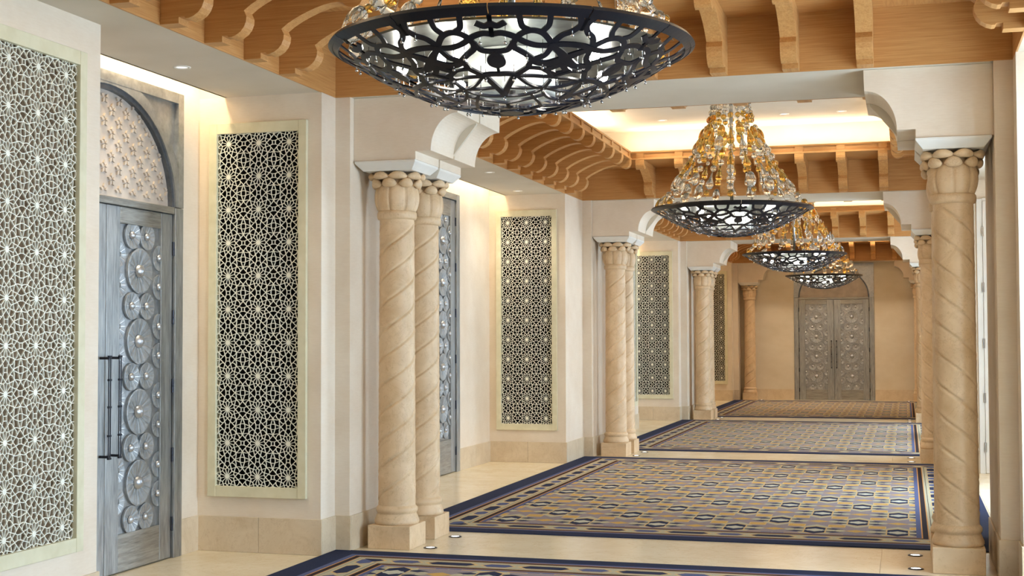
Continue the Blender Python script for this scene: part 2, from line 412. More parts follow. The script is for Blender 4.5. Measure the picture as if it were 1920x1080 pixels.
# stone skirting in separate slabs
for s, nm in ((-1, 'baseboard_left'), (1, 'baseboard_right')):
    root = thing(nm, None, None, kind='structure')
    def run(ax, c, a, b, face):
        """ax 'y': slabs along y on plane x=c; ax 'x': along x on plane y=c. face: outward sign"""
        n = max(1, round(abs(b-a)/.62)); T = .014
        for i in range(n):
            p_, q_ = a+(b-a)*i/n, a+(b-a)*(i+1)/n
            p_, q_ = min(p_, q_)+.001, max(p_, q_)-.001
            mb = MB()
            if ax == 'y': mb.box(c, c+face*T, p_, q_, 0, .262)
            else: mb.box(p_, q_, c, c+face*T, 0, .262)
            mb.obj('slab', M['skirt'], root, bevel=.003)
    for k in range(4):
        a = Y1+k*P; r1 = REC[k][-1]
        run('x', r1[1], s*XW, s*(2.42-.014), -1)                     # far wall of the recess
        run('y', s*2.42, r1[1], a if k < 4 else a, -s)
        run('x', a, s*2.42, s*(2.30-.014), -1)
        run('y', s*2.30, a, a+G if k < 3 else YEND, -s)
        if s < 0:
            if k == 0: run('y', -XW, 8.905, r1[1], 1)
            elif k == 1: run('y', -XW, 15.365, r1[1], 1)
            else: run('y', -XW, r1[0], r1[1], 1)
        if len(REC[k]) == 2:
            run('y', s*2.75, REC[k][0][1], r1[0], -s); run('x', r1[0], s*XW, s*(2.75-.014), 1)
        if k < 3: run('y', s*2.42, a+G, REC[k+1][0][0], -s)
root = thing('baseboard_back', None, None, kind='structure')
for sx in (-1, 1):
    for i in range(2):
        p_, q_ = .975+(2.30-.975)*i/2, .975+(2.30-.975)*(i+1)/2
        MB().box(sx*(p_+.001), sx*(q_-.001), YEND, YEND-.014, 0, .27).obj('slab', M['skirt'], root, bevel=.003)

# ------------------------------------------------------------------ carpets
cm = MB().box(-HW+.016, HW-.016, -HL+.002, HL-.002, .0, .008).mesh('carpet', M['carpet'])
cl = ['navy bordered carpet with gold eye pattern at the bottom edge, nearest to the camera', 'navy bordered carpet with gold eye pattern between the first and second pair of columns',
      'navy bordered carpet with eye pattern, third from the camera, before the farthest arch', 'brownish patterned carpet in front of the metal door on the end wall']
for k in range(4):
    o = link('carpet', cm, loc=(0, BAYC[k], 0)); tag(o, cl[k], 'carpet', 'carpets down the corridor')

# ------------------------------------------------------------------ doors
def arc_pts(rx, rz, z0, n, x0=-1):
    return [(rx*math.cos(PI-PI*i/n), z0+rz*math.sin(PI-PI*i/n)) for i in range(n+1)]
def disc_mesh(r, half=0, seed=0):
    """fan-shaped dish with radial ribs; half=+1 keeps u>0, -1 keeps u<0. local: x=u, y=-out, z"""
    rd = random.Random(seed); mb = MB(); n = 36; vs_ = []; fs_ = []
    a0, a1 = (0, 2*PI) if not half else (-PI/2, PI/2) if half > 0 else (PI/2, 3*PI/2)
    m = n if not half else n//2
    prof = [(.0, .002), (.30, .003), (.94, .016), (1.0, .015), (1.0, .0)]
    for i in range(m+1):
        a = a0+(a1-a0)*i/m
        for (k, h) in prof:
            hh = h*1.15+(.0022 if i % 3 == 0 and .2 < k < .97 else 0)*1
            vs_.append((r*k*math.cos(a), -hh*(.6+r*3), r*k*math.sin(a)))
    q_ = len(prof)
    for i in range(m):
        for j in range(q_-1): fs_.append((i*q_+j, (i+1)*q_+j, (i+1)*q_+j+1, i*q_+j+1))
    mb.add(vs_, fs_)
    mb.cur = 1                        # thin radial wires
    for i in range(0, m+1 if half else m, 2 if r > .1 else 3):
        a = a0+(a1-a0)*i/m; ca, sa = math.cos(a), math.sin(a); w_ = .0016
        p0, p1 = .3*r, .97*r; y0, y1 = -.0065*(.6+r*3), -.0210*(.6+r*3)
        mb.add([(p0*ca-w_*sa, y0, p0*sa+w_*ca), (p0*ca+w_*sa, y0, p0*sa-w_*ca), (p1*ca+w_*sa, y1, p1*sa-w_*ca), (p1*ca-w_*sa, y1, p1*sa+w_*ca)], [(0, 1, 2, 3)])
    mb.cur = 2                        # boss
    rb = r*.30; nb = 14; k0 = len(mb.v)
    for j in range(5):
        e = PI/2*j/4
        for i in range(nb+1):
            a = a0+(a1-a0)*i/nb; mb.v.append((rb*math.cos(e)*math.cos(a), -.008-rb*.75*math.sin(e), rb*math.cos(e)*math.sin(a)))
    for j in range(4):
        for i in range(nb):
            b_ = k0+j*(nb+1)+i; mb.f.append((b_, b_+1, b_+nb+2, b_+nb+1)); mb.mi.append(2)
    me = mb.mesh('disc', [M['pew_disc'], M['wire'], M['boss']], fix=True)
    for p_ in me.polygons: p_.use_smooth = (p_.material_index == 2)
    return me
D_BIG = disc_mesh(.160); D_SM = disc_mesh(.096); D_R = disc_mesh(.092, 1); D_L = disc_mesh(.092, -1)
def make_leaf(root, side, LW, LH, p0, p1, bigz):
    """side -1: leaf on the negative-u half, +1 on the positive"""
    u0_, u1_ = (0.003, LW-.003); st_o, st_m = .155, .165
    leaf = MB().box(side*u0_, side*u1_, .045, .055, .008, LH).obj('leaf', M['pew_p'], root)
    def bd(nm, a, b, z0, z1, m): MB().box(side*a, side*b, -.002, .046, z0, z1).obj(nm, m, leaf, bevel=.004)
    bd('stile', u0_, st_m, .008, LH, M['pew_v']); bd('stile', LW-st_o, u1_, .008, LH, M['pew_v'])
    bd('rail', st_m+.001, LW-st_o-.001, .008, p0, M['pew_h']); bd('rail', st_m+.001, LW-st_o-.001, p1, LH, M['pew_h'])
    pa, pb = st_m, LW-st_o; cu = side*(pa+pb)/2; hw = (pb-pa)/2
    MB().box(side*pa, side*pb, .022, .046, p0, p1).obj('panel', M['pew_p'], leaf)
    def dz(me, u, z): link('disc', me, leaf, loc=(u, {D_BIG: .0215, D_SM: .0195}.get(me, .0235), z))
    sp = bigz[0]-bigz[1]
    for z in bigz:
        dz(D_BIG, cu, z)
        for e in (-1, 1):
            dz(D_R, cu-hw, z+e*.104); dz(D_L, cu+hw, z+e*.104)
    for z in [bigz[0]+sp/2]+[q_-sp/2 for q_ in bigz]:
        if p0+.06 < z < p1-.05:
            for e in (-1, 1): dz(D_SM, cu+e*.095, z)
    # pull handle: two slim bars on stand-offs
    h = MB()
    for e in (-.011, .011): h.tube([(side*.062+e, -.075, .80), (side*.062+e, -.075, 1.475)], .0042, 8)
    for z in (.80, .95, 1.14, 1.32, 1.475): h.box(side*.062-.017, side*.062+.017, -.081, -.069, z-.007, z+.007)
    for z in (.81, 1.465): h.tube([(side*.062, -.07, z), (side*.062, .0, z)], .009, 8)
    h.obj('handle', M['iron'], leaf)
    n = int(LH/.5)
    for i in range(n):
        z = .25+(LH-.5)*i/(n-1)
        MB().lathe([(.011, 0), (.011, .045), (.009, .047), (.011, .049), (.011, .1)], 10, (side*(LW+.004), -.006, z-.05)).obj('hinge', M['iron'], leaf)
    return leaf
def petals(z0, rx, rz):
    mb = MB(); pu = .18; pz = .079
    for j in range(0, 10):
        for i in range(-10, 11):
            cu = i*pu*.5; 
            if (i+j) % 2: continue
            cz = z0+.04+j*pz
            for k in range(5):
                a = PI/2+2*PI*k/5; ca, sa = math.cos(a), math.sin(a); r0_, r1_ = .008, .047
                mid = .58*r1_; wd = .0125
                tip = (cu+ca*r1_, cz+sa*r1_)
                if (tip[0]/rx)**2+((tip[1]-z0)/rz)**2 > .945 or tip[1] < z0+.008: continue
                pts = [(cu+ca*r0_, cz+sa*r0_), (cu+ca*mid-sa*wd, cz+sa*mid+ca*wd), tip, (cu+ca*mid+sa*wd, cz+sa*mid-ca*wd)]
                mb.prism(pts, 1, .014, .030)
    return mb
def make_door(name, loc, rotz, arched=True, LW=.85, LH=2.50, zt=3.40):
    root = thing(name, None, None, loc, rotz, kind='structure'); HWD = .97; rx, rz, z0 = .845, .735, LH+.055
    f = MB()
    for s in (-1, 1): f.box(s*(LW+.008), s*HWD, -.022, .07, 0, LH+.05 if arched else zt)
    f.obj('frame', M['pew_v'], root, bevel=.004)
    if arched:
        MB().box(-LW-.005, LW+.005, -.016, .06, LH+.004, LH+.054).obj('transom', M['pew_h'], root, bevel=.004)
        n = 40; arc = arc_pts(rx+.02, rz+.02, z0, n)
        pl = [(-HWD, z0-.001)]+arc+[(HWD, z0-.001), (HWD, zt), (-HWD, zt)]
        hd = MB()                     # surround of the arch, with the spandrel panels sunk
        for s in (-1, 1):
            half = [(s*p_[0], p_[1]) for p_ in arc[:n//2+1]]
            hd.prism(half+[(0, zt), (s*-HWD, zt), (s*-HWD, z0)], 1, .012, .06)
            hd.box(s*HWD, s*(HWD-.075), -.022, .012, z0, zt)
            hd.box(0, s*(HWD-.075), -.0215, .012, zt-.075, zt)
            o1 = [(s*p_[0], p_[1]) for p_ in arc_pts(rx+.02, rz+.02, z0, n)[:n//2+1]]; o2 = [(s*p_[0]*1.0, p_[1]) for p_ in arc_pts(rx+.11, rz+.105, z0, n)[:n//2+1]]
            for i in range(n//2):
                q_ = [o1[i], o1[i+1], o2[i+1], o2[i]]
                if max(k[1] for k in q_) > zt: q_ = [(k[0], min(k[1], zt)) for k in q_]
                q_ = [(max(-HWD, min(HWD, k[0])), k[1]) for k in q_]
                hd.prism(q_, 1, -.0195, .012)
        hd.obj('arch_surround', M['pew_p'], root)
        mo = MB(); a1 = arc_pts(rx+.022, rz+.022, z0, 48); a2 = arc_pts(rx-.012, rz-.012, z0, 48)
        for i in range(48): mo.prism([a1[i], a1[i+1], a2[i+1], a2[i]], 1, -.006, .05)
        mo.obj('arch_moulding', M['pew_shade'], root)
        ty = MB(); pts = arc_pts(rx-.01, rz-.01, z0, 48); ty.prism(pts, 1, .028, .04)
        ty = ty.obj('tympanum', M['tymp'], root)
        pt = petals(z0, rx, rz).obj('petal_relief', M['tymp'], ty); pt['kind'] = 'stuff'
        bz = [2.067, 1.575, 1.083, .59]; p0, p1 = .262, 2.385
    else:
        MB().box(-LW-.005, LW+.005, -.022, .06, LH+.004, zt).obj('transom', M['pew_h'], root, bevel=.004)
        bz = [2.72, 2.23, 1.74, 1.25, .76]; p0, p1 = .40, 3.02
    for s in (-1, 1): make_leaf(root, s, LW, LH, p0, p1, bz)
    return root
make_door('door_1', (-XW, 7.93, 0), PI/2)
make_door('door_2', (-XW, 14.39, 0), PI/2, arched=False, LH=3.22, zt=3.30)
make_door('door_3', (0, YEND, 0), 0)

# glazed doors in the right-hand recesses
pm_cache = {}
for i, (b, yc) in enumerate(WINDOWS):
    root = thing('window_%d' % (i+1), None, None, (XW, yc, 0), -PI/2, kind='structure')
    f = MB(); W_, H_ = .925, 3.095
    f.box(-W_, -W_+.08, -.01, .08, 0, H_).box(W_-.08, W_, -.01, .08, 0, H_).box(-W_+.08, W_-.08, -.01, .08, H_-.08, H_).box(-.05, .05, -.01, .07, 0, H_-.08).box(-W_+.08, W_-.08, 0, .07, 0, .14)
    for z in (1.05, 2.1): f.box(-W_+.08, W_-.08, 0, .06, z-.025, z+.025)
    f.obj('window_frame', M['white'], root)
    for s in (-1, 1):
        for z0, z1 in ((.14, 1.025), (1.075, 2.075), (2.125, H_-.08)):
            MB().box(s*.05, s*(W_-.08), .03, .036, z0, z1).obj('pane', M['pane'], root)
# white service door beside the second bay's recess
root = thing('door_4', None, None, (2.56, 16.62, 0), 0, kind='structure')
lf = MB().box(.03, .84, -.045, -.005, .006, 3.16).obj('leaf', M['white'], root, bevel=.003)
MB().box(-.035, .028, -.03, -.001, 0, 3.19).box(.842, .865, -.03, -.001, 0, 3.19).box(.028, .842, -.03, -.001, 3.162, 3.20).obj('frame', M['white'], root, bevel=.003)
for z in (.25, .82, 1.45, 2.1, 2.75): MB().lathe([(.012, 0), (.012, .11)], 10, (.028, -.05, z)).obj('hinge', M['steel'], root)

# ------------------------------------------------------------------ pierced screens
def lattice_segments():
    N15, N45, T0, T30 = (.213, .057), (.157, .157), (.26, 0), (.228, .132); C_, D_ = (.5, .245), (.293, .293)
    L = [[(.05, .0134), N15], [(.04, .04), N45], [N15, T0], [N15, T30], [N45, T30], [T0, (.37, .106), C_], [T30, (.37, .09), (.445, .06), (.5, .055)], [(.445, .06), (.452, 0)],
         [T30, (.262, .25), D_], [(.405, .147), (.378, .225), D_], [D_, (.4, .292), (.47, .272), C_], [C_, (.468, .32), (.43, .43), (.42, .5)]]
    S = set()
    for pl in L:
        for a, b in zip(pl, pl[1:]):
            for sw in (0, 1):
                for fx in (0, 1):
                    for fy in (0, 1):
                        q_ = []
                        for (u, v_) in (a, b):
                            if sw: u, v_ = v_, u
                            if fx: u = 1-u
                            if fy: v_ = 1-v_
                            q_.append((round(u, 4), round(v_, 4)))
                        S.add(tuple(sorted(q_)))
    return sorted(S)
SEG = lattice_segments()
def clip(p, q_, x0, x1, z0, z1):
    t0, t1 = 0.0, 1.0; dx, dz = q_[0]-p[0], q_[1]-p[1]
    for d_, r_ in ((-dx, p[0]-x0), (dx, x1-p[0]), (-dz, p[1]-z0), (dz, z1-p[1])):
        if abs(d_) < 1e-12:
            if r_ < 0: return None
        else:
            k = r_/d_
            if d_ < 0: t0 = max(t0, k)
            else: t1 = min(t1, k)
    if t0 >= t1: return None
    return (p[0]+dx*t0, p[1]+dz*t0), (p[0]+dx*t1, p[1]+dz*t1)
PT = .25
def screen_meshes(wd, ht, ztop):
    """lattice of half-width wd/2, bottom 0..ht; star rows start at ztop below the top"""
    rdl = random.Random(5); mb = MB(); hw = wd/2; lw = .0021; T = .009; ncol = int(hw/PT+1.6); zs = ht-ztop
    for i in range(-ncol, ncol):
        for j in range(-1, int(ht/PT)+2):
            ox, oz = i*PT, zs-(j)*PT
            for a, b in SEG:
                c_ = clip((ox+a[0]*PT, oz+a[1]*PT), (ox+b[0]*PT, oz+b[1]*PT), -hw, hw, 0, ht)
                if not c_: continue
                p_, q_ = c_; d_ = math.hypot(q_[0]-p_[0], q_[1]-p_[1])
                if d_ < 1e-5: continue
                ex, ez = (q_[0]-p_[0])/d_, (q_[1]-p_[1])/d_; k = .0016
                p_ = (p_[0]-ex*k, p_[1]-ez*k); q_ = (q_[0]+ex*k, q_[1]+ez*k); nx, nz = -ez*lw, ex*lw
                jy = rdl.uniform(-.0004, .0004); vs_ = [(p_[0]+nx, jy, p_[1]+nz), (p_[0]-nx, jy, p_[1]-nz), (q_[0]-nx, jy, q_[1]-nz), (q_[0]+nx, jy, q_[1]+nz)]
                vs_ += [(x, T, z) for x, _, z in vs_]
                mb.add(vs_, [(3, 2, 1, 0), (1, 2, 6, 5), (3, 0, 4, 7)])
    bo = MB(); 
    for i in range(-ncol, ncol+1):
        for j in range(0, int(ht/PT)+1):
            x, z = i*PT, zs-j*PT
            if abs(x) < hw-.01 and .01 < z < ht: bo.prism([(x+.0165*math.cos(PI*k/6), z+.0165*math.sin(PI*k/6)) for k in range(12)], 1, -.0008, T)
    mb.add(bo.v, bo.f)
    return mb.mesh('lattice', M['lattice'], fix=False)
LAT = {}
def screen(label, loc, rotz, wide, back):
    """wide: lattice width; origin at the bottom centre of the frame on the wall plane"""
    root = thing('lattice_screen', label, 'screen', loc, rotz, 'pierced screens along the left wall')
    ht = 2.655; fwid = .062; hw = wide/2
    if wide not in LAT: LAT[wide] = screen_meshes(wide, ht, .080)
    la = link('lattice', LAT[wide], root, loc=(0, -.010, .075))
    for s in (-1, 1): MB().box(s*(hw-.004), s*(hw+fwid), -.034, -.0005, 0, ht+.15).obj('stile', M['sframe'], root, bevel=.003)
    for z in (0, ht+.071): MB().box(-hw+.003, hw-.003, -.032, -.0005, z, z+.079).obj('rail', M['sframe'], root, bevel=.003)
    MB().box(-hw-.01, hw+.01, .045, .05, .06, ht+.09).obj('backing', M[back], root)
    # reveal of the niche behind the lattice
    b = MB(); b.box(-hw-.012, -hw-.004, 0, .05, .06, ht+.09).box(hw+.004, hw+.012, 0, .05, .06, ht+.09).obj('reveal', M['sframe'], root)
    return root
screen('wide cream pierced screen with backing painted as daylit at the left edge of the picture', (-2.75, 5.965, .41), PI/2, 1.21, 'back_daylit')
screen('cream pierced star screen with backing painted as shaded, between the near metal door and first columns', (-2.93, 9.17, .41), 0, .68, 'back_shaded')
screen('cream pierced star screen between the second metal door and the second pair of columns', (-2.93, 16.62, .41), 0, .68, 'back_shaded')
screen('cream pierced star screen between the second and third pairs of left columns', (-2.93, 9.17+2*P, .41), 0, .68, 'back_shaded')
screen('wide pierced screen seen edge-on right behind the second pair of left columns', (-2.75, 5.965+2*P, .41), PI/2, 1.21, 'back_daylit')
screen('farthest pierced screen, in shade behind the third pair of left columns', (-2.93, 9.17+3*P, .41), 0, .68, 'back_shaded')

# ------------------------------------------------------------------ columns
def shaft_mesh(hand):
    n, m = 96, 330; z0, z1 = .315, 2.505; vs_ = []; st = 3; sp = .205
    for j in range(m+1):
        z = z0+(z1-z0)*j/m; R_ = .1425-.0095*(j/m)**1.2
        for i in range(n):
            a = 2*PI*i/n; ph = (a*st-hand*2*PI*z/sp)/(2*PI); d_ = abs(ph-round(ph))*sp
            e = min(1, (z-z0)/.05, (z1-z)/.05)
            g = .0105*math.exp(-(d_/.0085)**2)-.0020*math.exp(-((d_-.024)/.014)**2)
            r_ = R_-g*max(0, e); vs_.append((r_*math.cos(a), r_*math.sin(a), z))
    fs_ = [(j*n+i, j*n+(i+1) % n, (j+1)*n+(i+1) % n, (j+1)*n+i) for j in range(m) for i in range(n)]
    return MB().add(vs_, fs_).mesh('shaft', M['stone'], True, False)
SHAFT = {-1: shaft_mesh(1), 1: shaft_mesh(-1)}
plinth_me = MB().box(-.170, .170, -.175, .175, 0, .176).mesh('plinth', M['stone'])
prof = [(.166, .176), (.172, .19), (.171, .205), (.160, .232), (.151, .252), (.149, .258), (.153, .264), (.159, .275), (.160, .287), (.157, .299), (.149, .309), (.1435, .312), (.1425, .32), (.12, .325)]
base_me = MB().lathe(prof, 48).mesh('base_moulding', M['stone'], True)
prof = [(.125, 2.498), (.134, 2.500), (.147, 2.505), (.1525, 2.520), (.1535, 2.540), (.151, 2.558), (.143, 2.566), (.125, 2.568)]
neck_me = MB().lathe(prof, 48).mesh('necking', M['stone'], True)
def bell_mesh():
    n, m = 96, 18; vs_ = []
    for j in range(m+1):
        k = j/m; z = 2.560+.27*k; R_ = .137+.038*math.sin(PI*min(1, k*1.12))**.75-.012*k
        for i in range(n):
            a = 2*PI*i/n; ph = a*8/(2*PI); d_ = abs(ph-round(ph))
            r_ = R_-.011*math.exp(-(d_/.055)**2)+.003*math.cos(PI*(1-2*d_)); vs_.append((r_*math.cos(a), r_*math.sin(a), z))
    fs_ = [(j*n+i, j*n+(i+1) % n, (j+1)*n+(i+1) % n, (j+1)*n+i) for j in range(m) for i in range(n)]
    fs_ += [tuple(range(m*n, m*n+n))]
    return MB().add(vs_, fs_).mesh('capital', M['stone'], True, False)
BELL = bell_mesh()
def lobe_mesh(rc, zc, tw, rd_, hz, tilt):
    """rounded leaf lobe: hollow scoop under a rolled lip, stem running back into the bell"""
    nu, nv = 16, 10; vs_ = []
    for j in range(nv+1):
        e = -PI/2+PI*j/nv
        for i in range(nu):
            a = 2*PI*i/nu; x = math.cos(e)*math.cos(a); y = math.cos(e)*math.sin(a); z = math.sin(e)
            wz = 1 if x > 0 else .75
            px_ = rc+x*rd_*(1.0 if x > 0 else 1.5)+tilt*z*hz; py_ = y*tw*(1-.25*max(0, -x))*(1-.12*max(0, -z)); pz_ = zc+z*hz*wz-.010*y*y-.008*max(0, x)
            px_ -= .22*py_*py_/rc*2.2
            vs_.append((px_, py_, pz_))
    fs_ = [(j*nu+i, j*nu+(i+1) % nu, (j+1)*nu+(i+1) % nu, (j+1)*nu+i) for j in range(nv) for i in range(nu)]
    return MB().add(vs_, fs_).mesh('leaf', M['stone'], True, True)
LEAF_LO = lobe_mesh(.172, 2.778, .060, .030, .037, .25)
LEAF_HI = lobe_mesh(.186, 2.833, .075, .034, .030, .25)
def abacus_mesh():
    mb = MB(); b_, t_ = (.197, .205), (.245, .262); z0, z1, z2 = 2.862, 2.918, 2.934
    def ring(h, z): return [(-h[0], -h[1], z), (h[0], -h[1], z), (h[0], h[1], z), (-h[0], h[1], z)]
    vs_ = ring(b_, z0)+ring(t_, z1)+ring(t_, z2)
    fs_ = [(3, 2, 1, 0), (8, 9, 10, 11)]+[(k+i, k+(i+1) % 4, k+4+(i+1) % 4, k+4+i) for k in (0, 4) for i in range(4)]
    return mb.add(vs_, fs_).mesh('abacus', M['white'])
ABA = abacus_mesh()
def make_column(label, x, y, hand):
    root = thing('column', label, 'column', (x, y, 0), 0, 'spiral-grooved stone columns')
    link('plinth', plinth_me, root, bevel=.004); link('base_moulding', base_me, root); link('shaft', SHAFT[hand], root); link('necking', neck_me, root)
    cap = link('capital', BELL, root)
    for i in range(8):
        for me, off in ((LEAF_LO, 0), (LEAF_HI, .5)):
            l = link('leaf', me, cap, rotz=2*PI*(i+off)/8+PI/16*0)
    link('abacus', ABA, root, bevel=.003)
    return root
ordn = ['first', 'second', 'third']
near = {0: 'nearest', 1: 'second nearest', 2: 'third'}
for k in range(3):
    for s, sd in ((-1, 'left'), (1, 'right')):
        for j in (0, 1):
            if s < 0: lb = '%s spiral-grooved limestone column of the %s pair on the left wall side' % (('front', 'rear')[j], ordn[k])
            else: lb = '%s spiral-grooved limestone column of the %s pair on the right side' % (('front', 'rear')[j], ordn[k])
            make_column(lb, s*2.043, Y1+k*P+(.318, .882)[j], s)
for s, sd in ((-1, 'left'), (1, 'right')):
    make_column('single spiral-grooved column against the end wall, %s of its metal door' % sd, s*2.043, Y1+3*P+.318, s)

# ------------------------------------------------------------------ arches
def haunch(s, y0, y1):
    pts = [(2.299, ZS-.001), (1.462, ZS-.001), (1.466, 3.272)]
    for i in range(1, 17):
        a = PI/2*(1-i/16); pts.append((1.466+.212*math.cos(a), 2.996+.276*math.sin(a)))
    pts += [(1.800, 2.996), (1.800, 2.935), (2.299, 2.935)]
    return MB().prism([(s*p_[0], p_[1]) for p_ in pts], 1, y0, y1)
for k in range(4):
    lb = ['white double arch brackets over the nearest column pairs', 'white double arch brackets over the second column pairs', 'white double arch brackets over the third column pairs', 'small tan arch brackets on the end wall beside its metal door'][k]
    root = thing('archway', lb, 'arch', (0, Y1+k*P, 0), 0, 'arches across the corridor')
    for s in (-1, 1):
        h = haunch(s, .072, .600 if k < 3 else .558); h.obj('haunch', M['plaster'], root, bevel=.0025)
        if k < 3:
            haunch(s, .628, 1.15).obj('haunch', M['plaster'], root, bevel=.0025)
            pts = [(2.298, ZS-.002), (1.49, ZS-.002), (1.49, 3.26), (1.70, 3.0), (1.83, 3.0), (1.83, 2.94), (2.298, 2.94)]
            MB().prism([(s*p_[0], p_[1]) for p_ in pts], 1, .600, .628).obj('joint_filler', M['ceil'], root)

# ------------------------------------------------------------------ oak cornices
def bracket_mesh():
    """profile: x = distance from the fascia inwards, z from the soffit; thickness along y"""
    raw = [(2.42, 3.4185), (2.298, 3.4185), (2.298, 3.456), (2.262, 3.456), (2.255, 3.446), (2.235, 3.445), (2.205, 3.455), (2.173, 3.475), (2.150, 3.502), (2.136, 3.535), (2.133, 3.567), (2.150, 3.604),
           (2.105, 3.636), (2.06, 3.661), (2.01, 3.685), (1.958, 3.706), (1.91, 3.724), (1.857, 3.739), (1.806, 3.748), (1.756, 3.751), (1.720, 3.744),
           (1.706, 3.728), (1.685, 3.716), (1.650, 3.708), (1.622, 3.714), (1.600, 3.730), (1.584, 3.757), (1.577, 3.785), (1.577, 3.826), (2.42, 3.826)]
    return MB().prism([(2.42-x, z) for x, z in raw], 1, -.055, .055).mesh('bracket', M['wood_x'])
BR = bracket_mesh()
SIDEY = [(-2.589+.5178*i) for i in range(11)]; ENDX = [-1.479+.493*i for i in range(7)]
def box_me(nm, dx, dy, dz, m): return MB().box(-dx/2, dx/2, -dy/2, dy/2, 0, dz).mesh(nm, m)
ST_Y = box_me('stile', .014, .098, .066, M['wood_y']); ST_X = box_me('stile', .098, .014, .066, M['wood_x'])
cn = ['oak bracketed cornice framing the nearest ceiling, cut by the top edge of the picture', 'oak bracketed cornice around the second ceiling, behind the second chandelier', 'oak bracketed cornice of the third ceiling, above the third chandelier', 'oak bracketed cornice of the farthest ceiling, in front of the end wall']
for b, yc in enumerate(BAYC):
    root = thing('cornice', cn[b], 'cornice', (0, yc, 0), 0, 'oak cornices of the ceilings')
    RX, RY = 1.60, HL-.82
    for s in (-1, 1):
        MB().box(s*HW, s*(HW+.0115), -HL, HL, ZS-.001, 3.84).obj('fascia_board', M['wood_y'], root)
        MB().box(-HW-.0115, HW+.0115, s*HL, s*(HL+.0115), ZS-.001, 3.84).obj('fascia_board', M['wood_x'], root)
        MB().box(s*HW, s*RX, -HL, HL, 3.826, 3.85).obj('top_board', M['wood_y'], root)
        MB().box(-RX, RX, s*HL, s*RY, 3.826, 3.85).obj('top_board', M['wood_x'], root)
        # inner frieze: sunk boards, rails and stiles over the brackets
        MB().box(s*(RX+.004), s*(RX+.03), -RY, RY, 3.826, 3.928).obj('frieze_board', M['wood_y'], root)
        MB().box(-RX, RX, s*(RY+.004), s*(RY+.03), 3.826, 3.928).obj('frieze_board', M['wood_x'], root)
        for z0, z1, ex in ((3.824, 3.847, .014), (3.912, 3.932, .004)):
            MB().box(s*(RX-.012-ex), s*(RX+.032), -RY-.03, RY+.03, z0, z1).obj('rail', M['wood_y'], root, bevel=.002)
            MB().box(-RX-.03, RX+.03, s*(RY-.012-ex), s*(RY+.032), z0, z1).obj('rail', M['wood_x'], root, bevel=.002)
        for y in SIDEY:
            link('bracket', BR, root, loc=(s*HW, y, 0), rotz=PI if s > 0 else 0, bevel=.0015)
            if abs(y) < RY: link('stile', ST_Y, root, loc=(s*(RX-.004), y, 3.847))
        for x in ENDX:
            link('bracket', BR, root, loc=(x, s*HL, 0), rotz=-s*PI/2, bevel=.0015)
            link('stile', ST_X, root, loc=(x, s*(RY-.004), 3.847))

# ------------------------------------------------------------------ chandeliers
CR, CZR, CZB = .823, 2.925, 2.635
def dome(phi, k, off=0.0):
    """phi in degrees from the camera side, k = radius fraction, off = outward offset"""
    a = math.radians(phi); r_ = k*CR; z = CZB+(CZR-CZB)*k*k
    nr, nz = -(2*(CZR-CZB)*k/CR), 1.0; ln = math.hypot(nr, nz); nr, nz = -nr/ln, -nz/ln
    r_ += nr*off; z += nz*off
    return Vector((r_*math.sin(a), -r_*math.cos(a), z))
CURV = {'post1': [(18.5, .945), (19.5, .885), (21.7, .862)], 'post2': [(27.9, .945), (28.1, .894), (27.1, .865)],
 'ovaltop': [(17.9, .813), (20.1, .843), (23.2, .858), (26.7, .845), (29.6, .808), (31.5, .773)], 'ovalbot': [(17.9, .813), (21.2, .784), (25.8, .765), (31.5, .768)],
 'bleft': [(37.2, .95), (38.4, .906), (36.7, .866), (33.6, .836), (31.2, .780)], 'bstem': [(39.5, .945), (39.5, .88)],
 'shoulder': [(9.5, .835), (12.5, .842), (15.5, .830), (17.9, .813)], 'leaflow': [(9.5, .722), (12.5, .725), (14.8, .737), (16.8, .78), (17.9, .813)], 'stem': [(9.5, .945), (9.5, .835)],
 'trefoil': [(9.5, .90), (11.5, .885), (13.6, .90)], 'bulbstem': [(9.5, .722), (9.5, .546)], 'bulb': [(9.5, .70), (11.6, .67), (11.4, .635), (9.5, .62)],
 'vase': [(16.8, .78), (17.7, .744), (22.3, .70), (25.5, .663), (24.4, .637), (24.0, .605), (21.0, .565), (18.4, .538)], 'loop': [(25.5, .663), (29.6, .697), (31.0, .742), (31.5, .773)],
 'hb': [(31.5, .773), (35, .782), (39.5, .785)], 'd1': [(25.5, .655), (29, .638), (34, .640), (38.8, .667), (43.3, .725), (47.5, .772)], 'd2': [(31.5, .768), (36.7, .727), (41.1, .686), (47.0, .645), (53, .65)],
 'ringb': [(39.5, .645), (36, .61), (33, .593)], 'ringb2': [(39.5, .560), (36, .575), (33, .593)], 'h2': [(9.5, .546), (14, .547), (18.6, .542)], 'h3': [(23.5, .600), (28, .600), (33, .593)],
 'h4': [(18.6, .530), (23, .530), (28.6, .532), (34, .530), (39.5, .533)], 'tri': [(17.5, .525), (13.5, .42), (9.5, .33)], 'tri2': [(20, .52), (26, .462), (33, .428), (39.5, .424)],
 'low1': [(13.5, .415), (20, .41), (27, .407), (33, .415), (39.5, .424)], 'low2': [(9.5, .31), (15, .31), (24, .318), (33, .35), (38.4, .40), (39.5, .50)], 
 'low4': [(9.5, .20), (20, .225), (30, .26), (39.5, .30)], 'low6': [(9.5, .12), (24, .13), (39.5, .12)], 'low7': [(9.5, .20), (9.5, .12)], 'low8': [(39.5, .30), (33, .35)],
 'e1': [(33, .593), (36.5, .56), (39.5, .533)]}
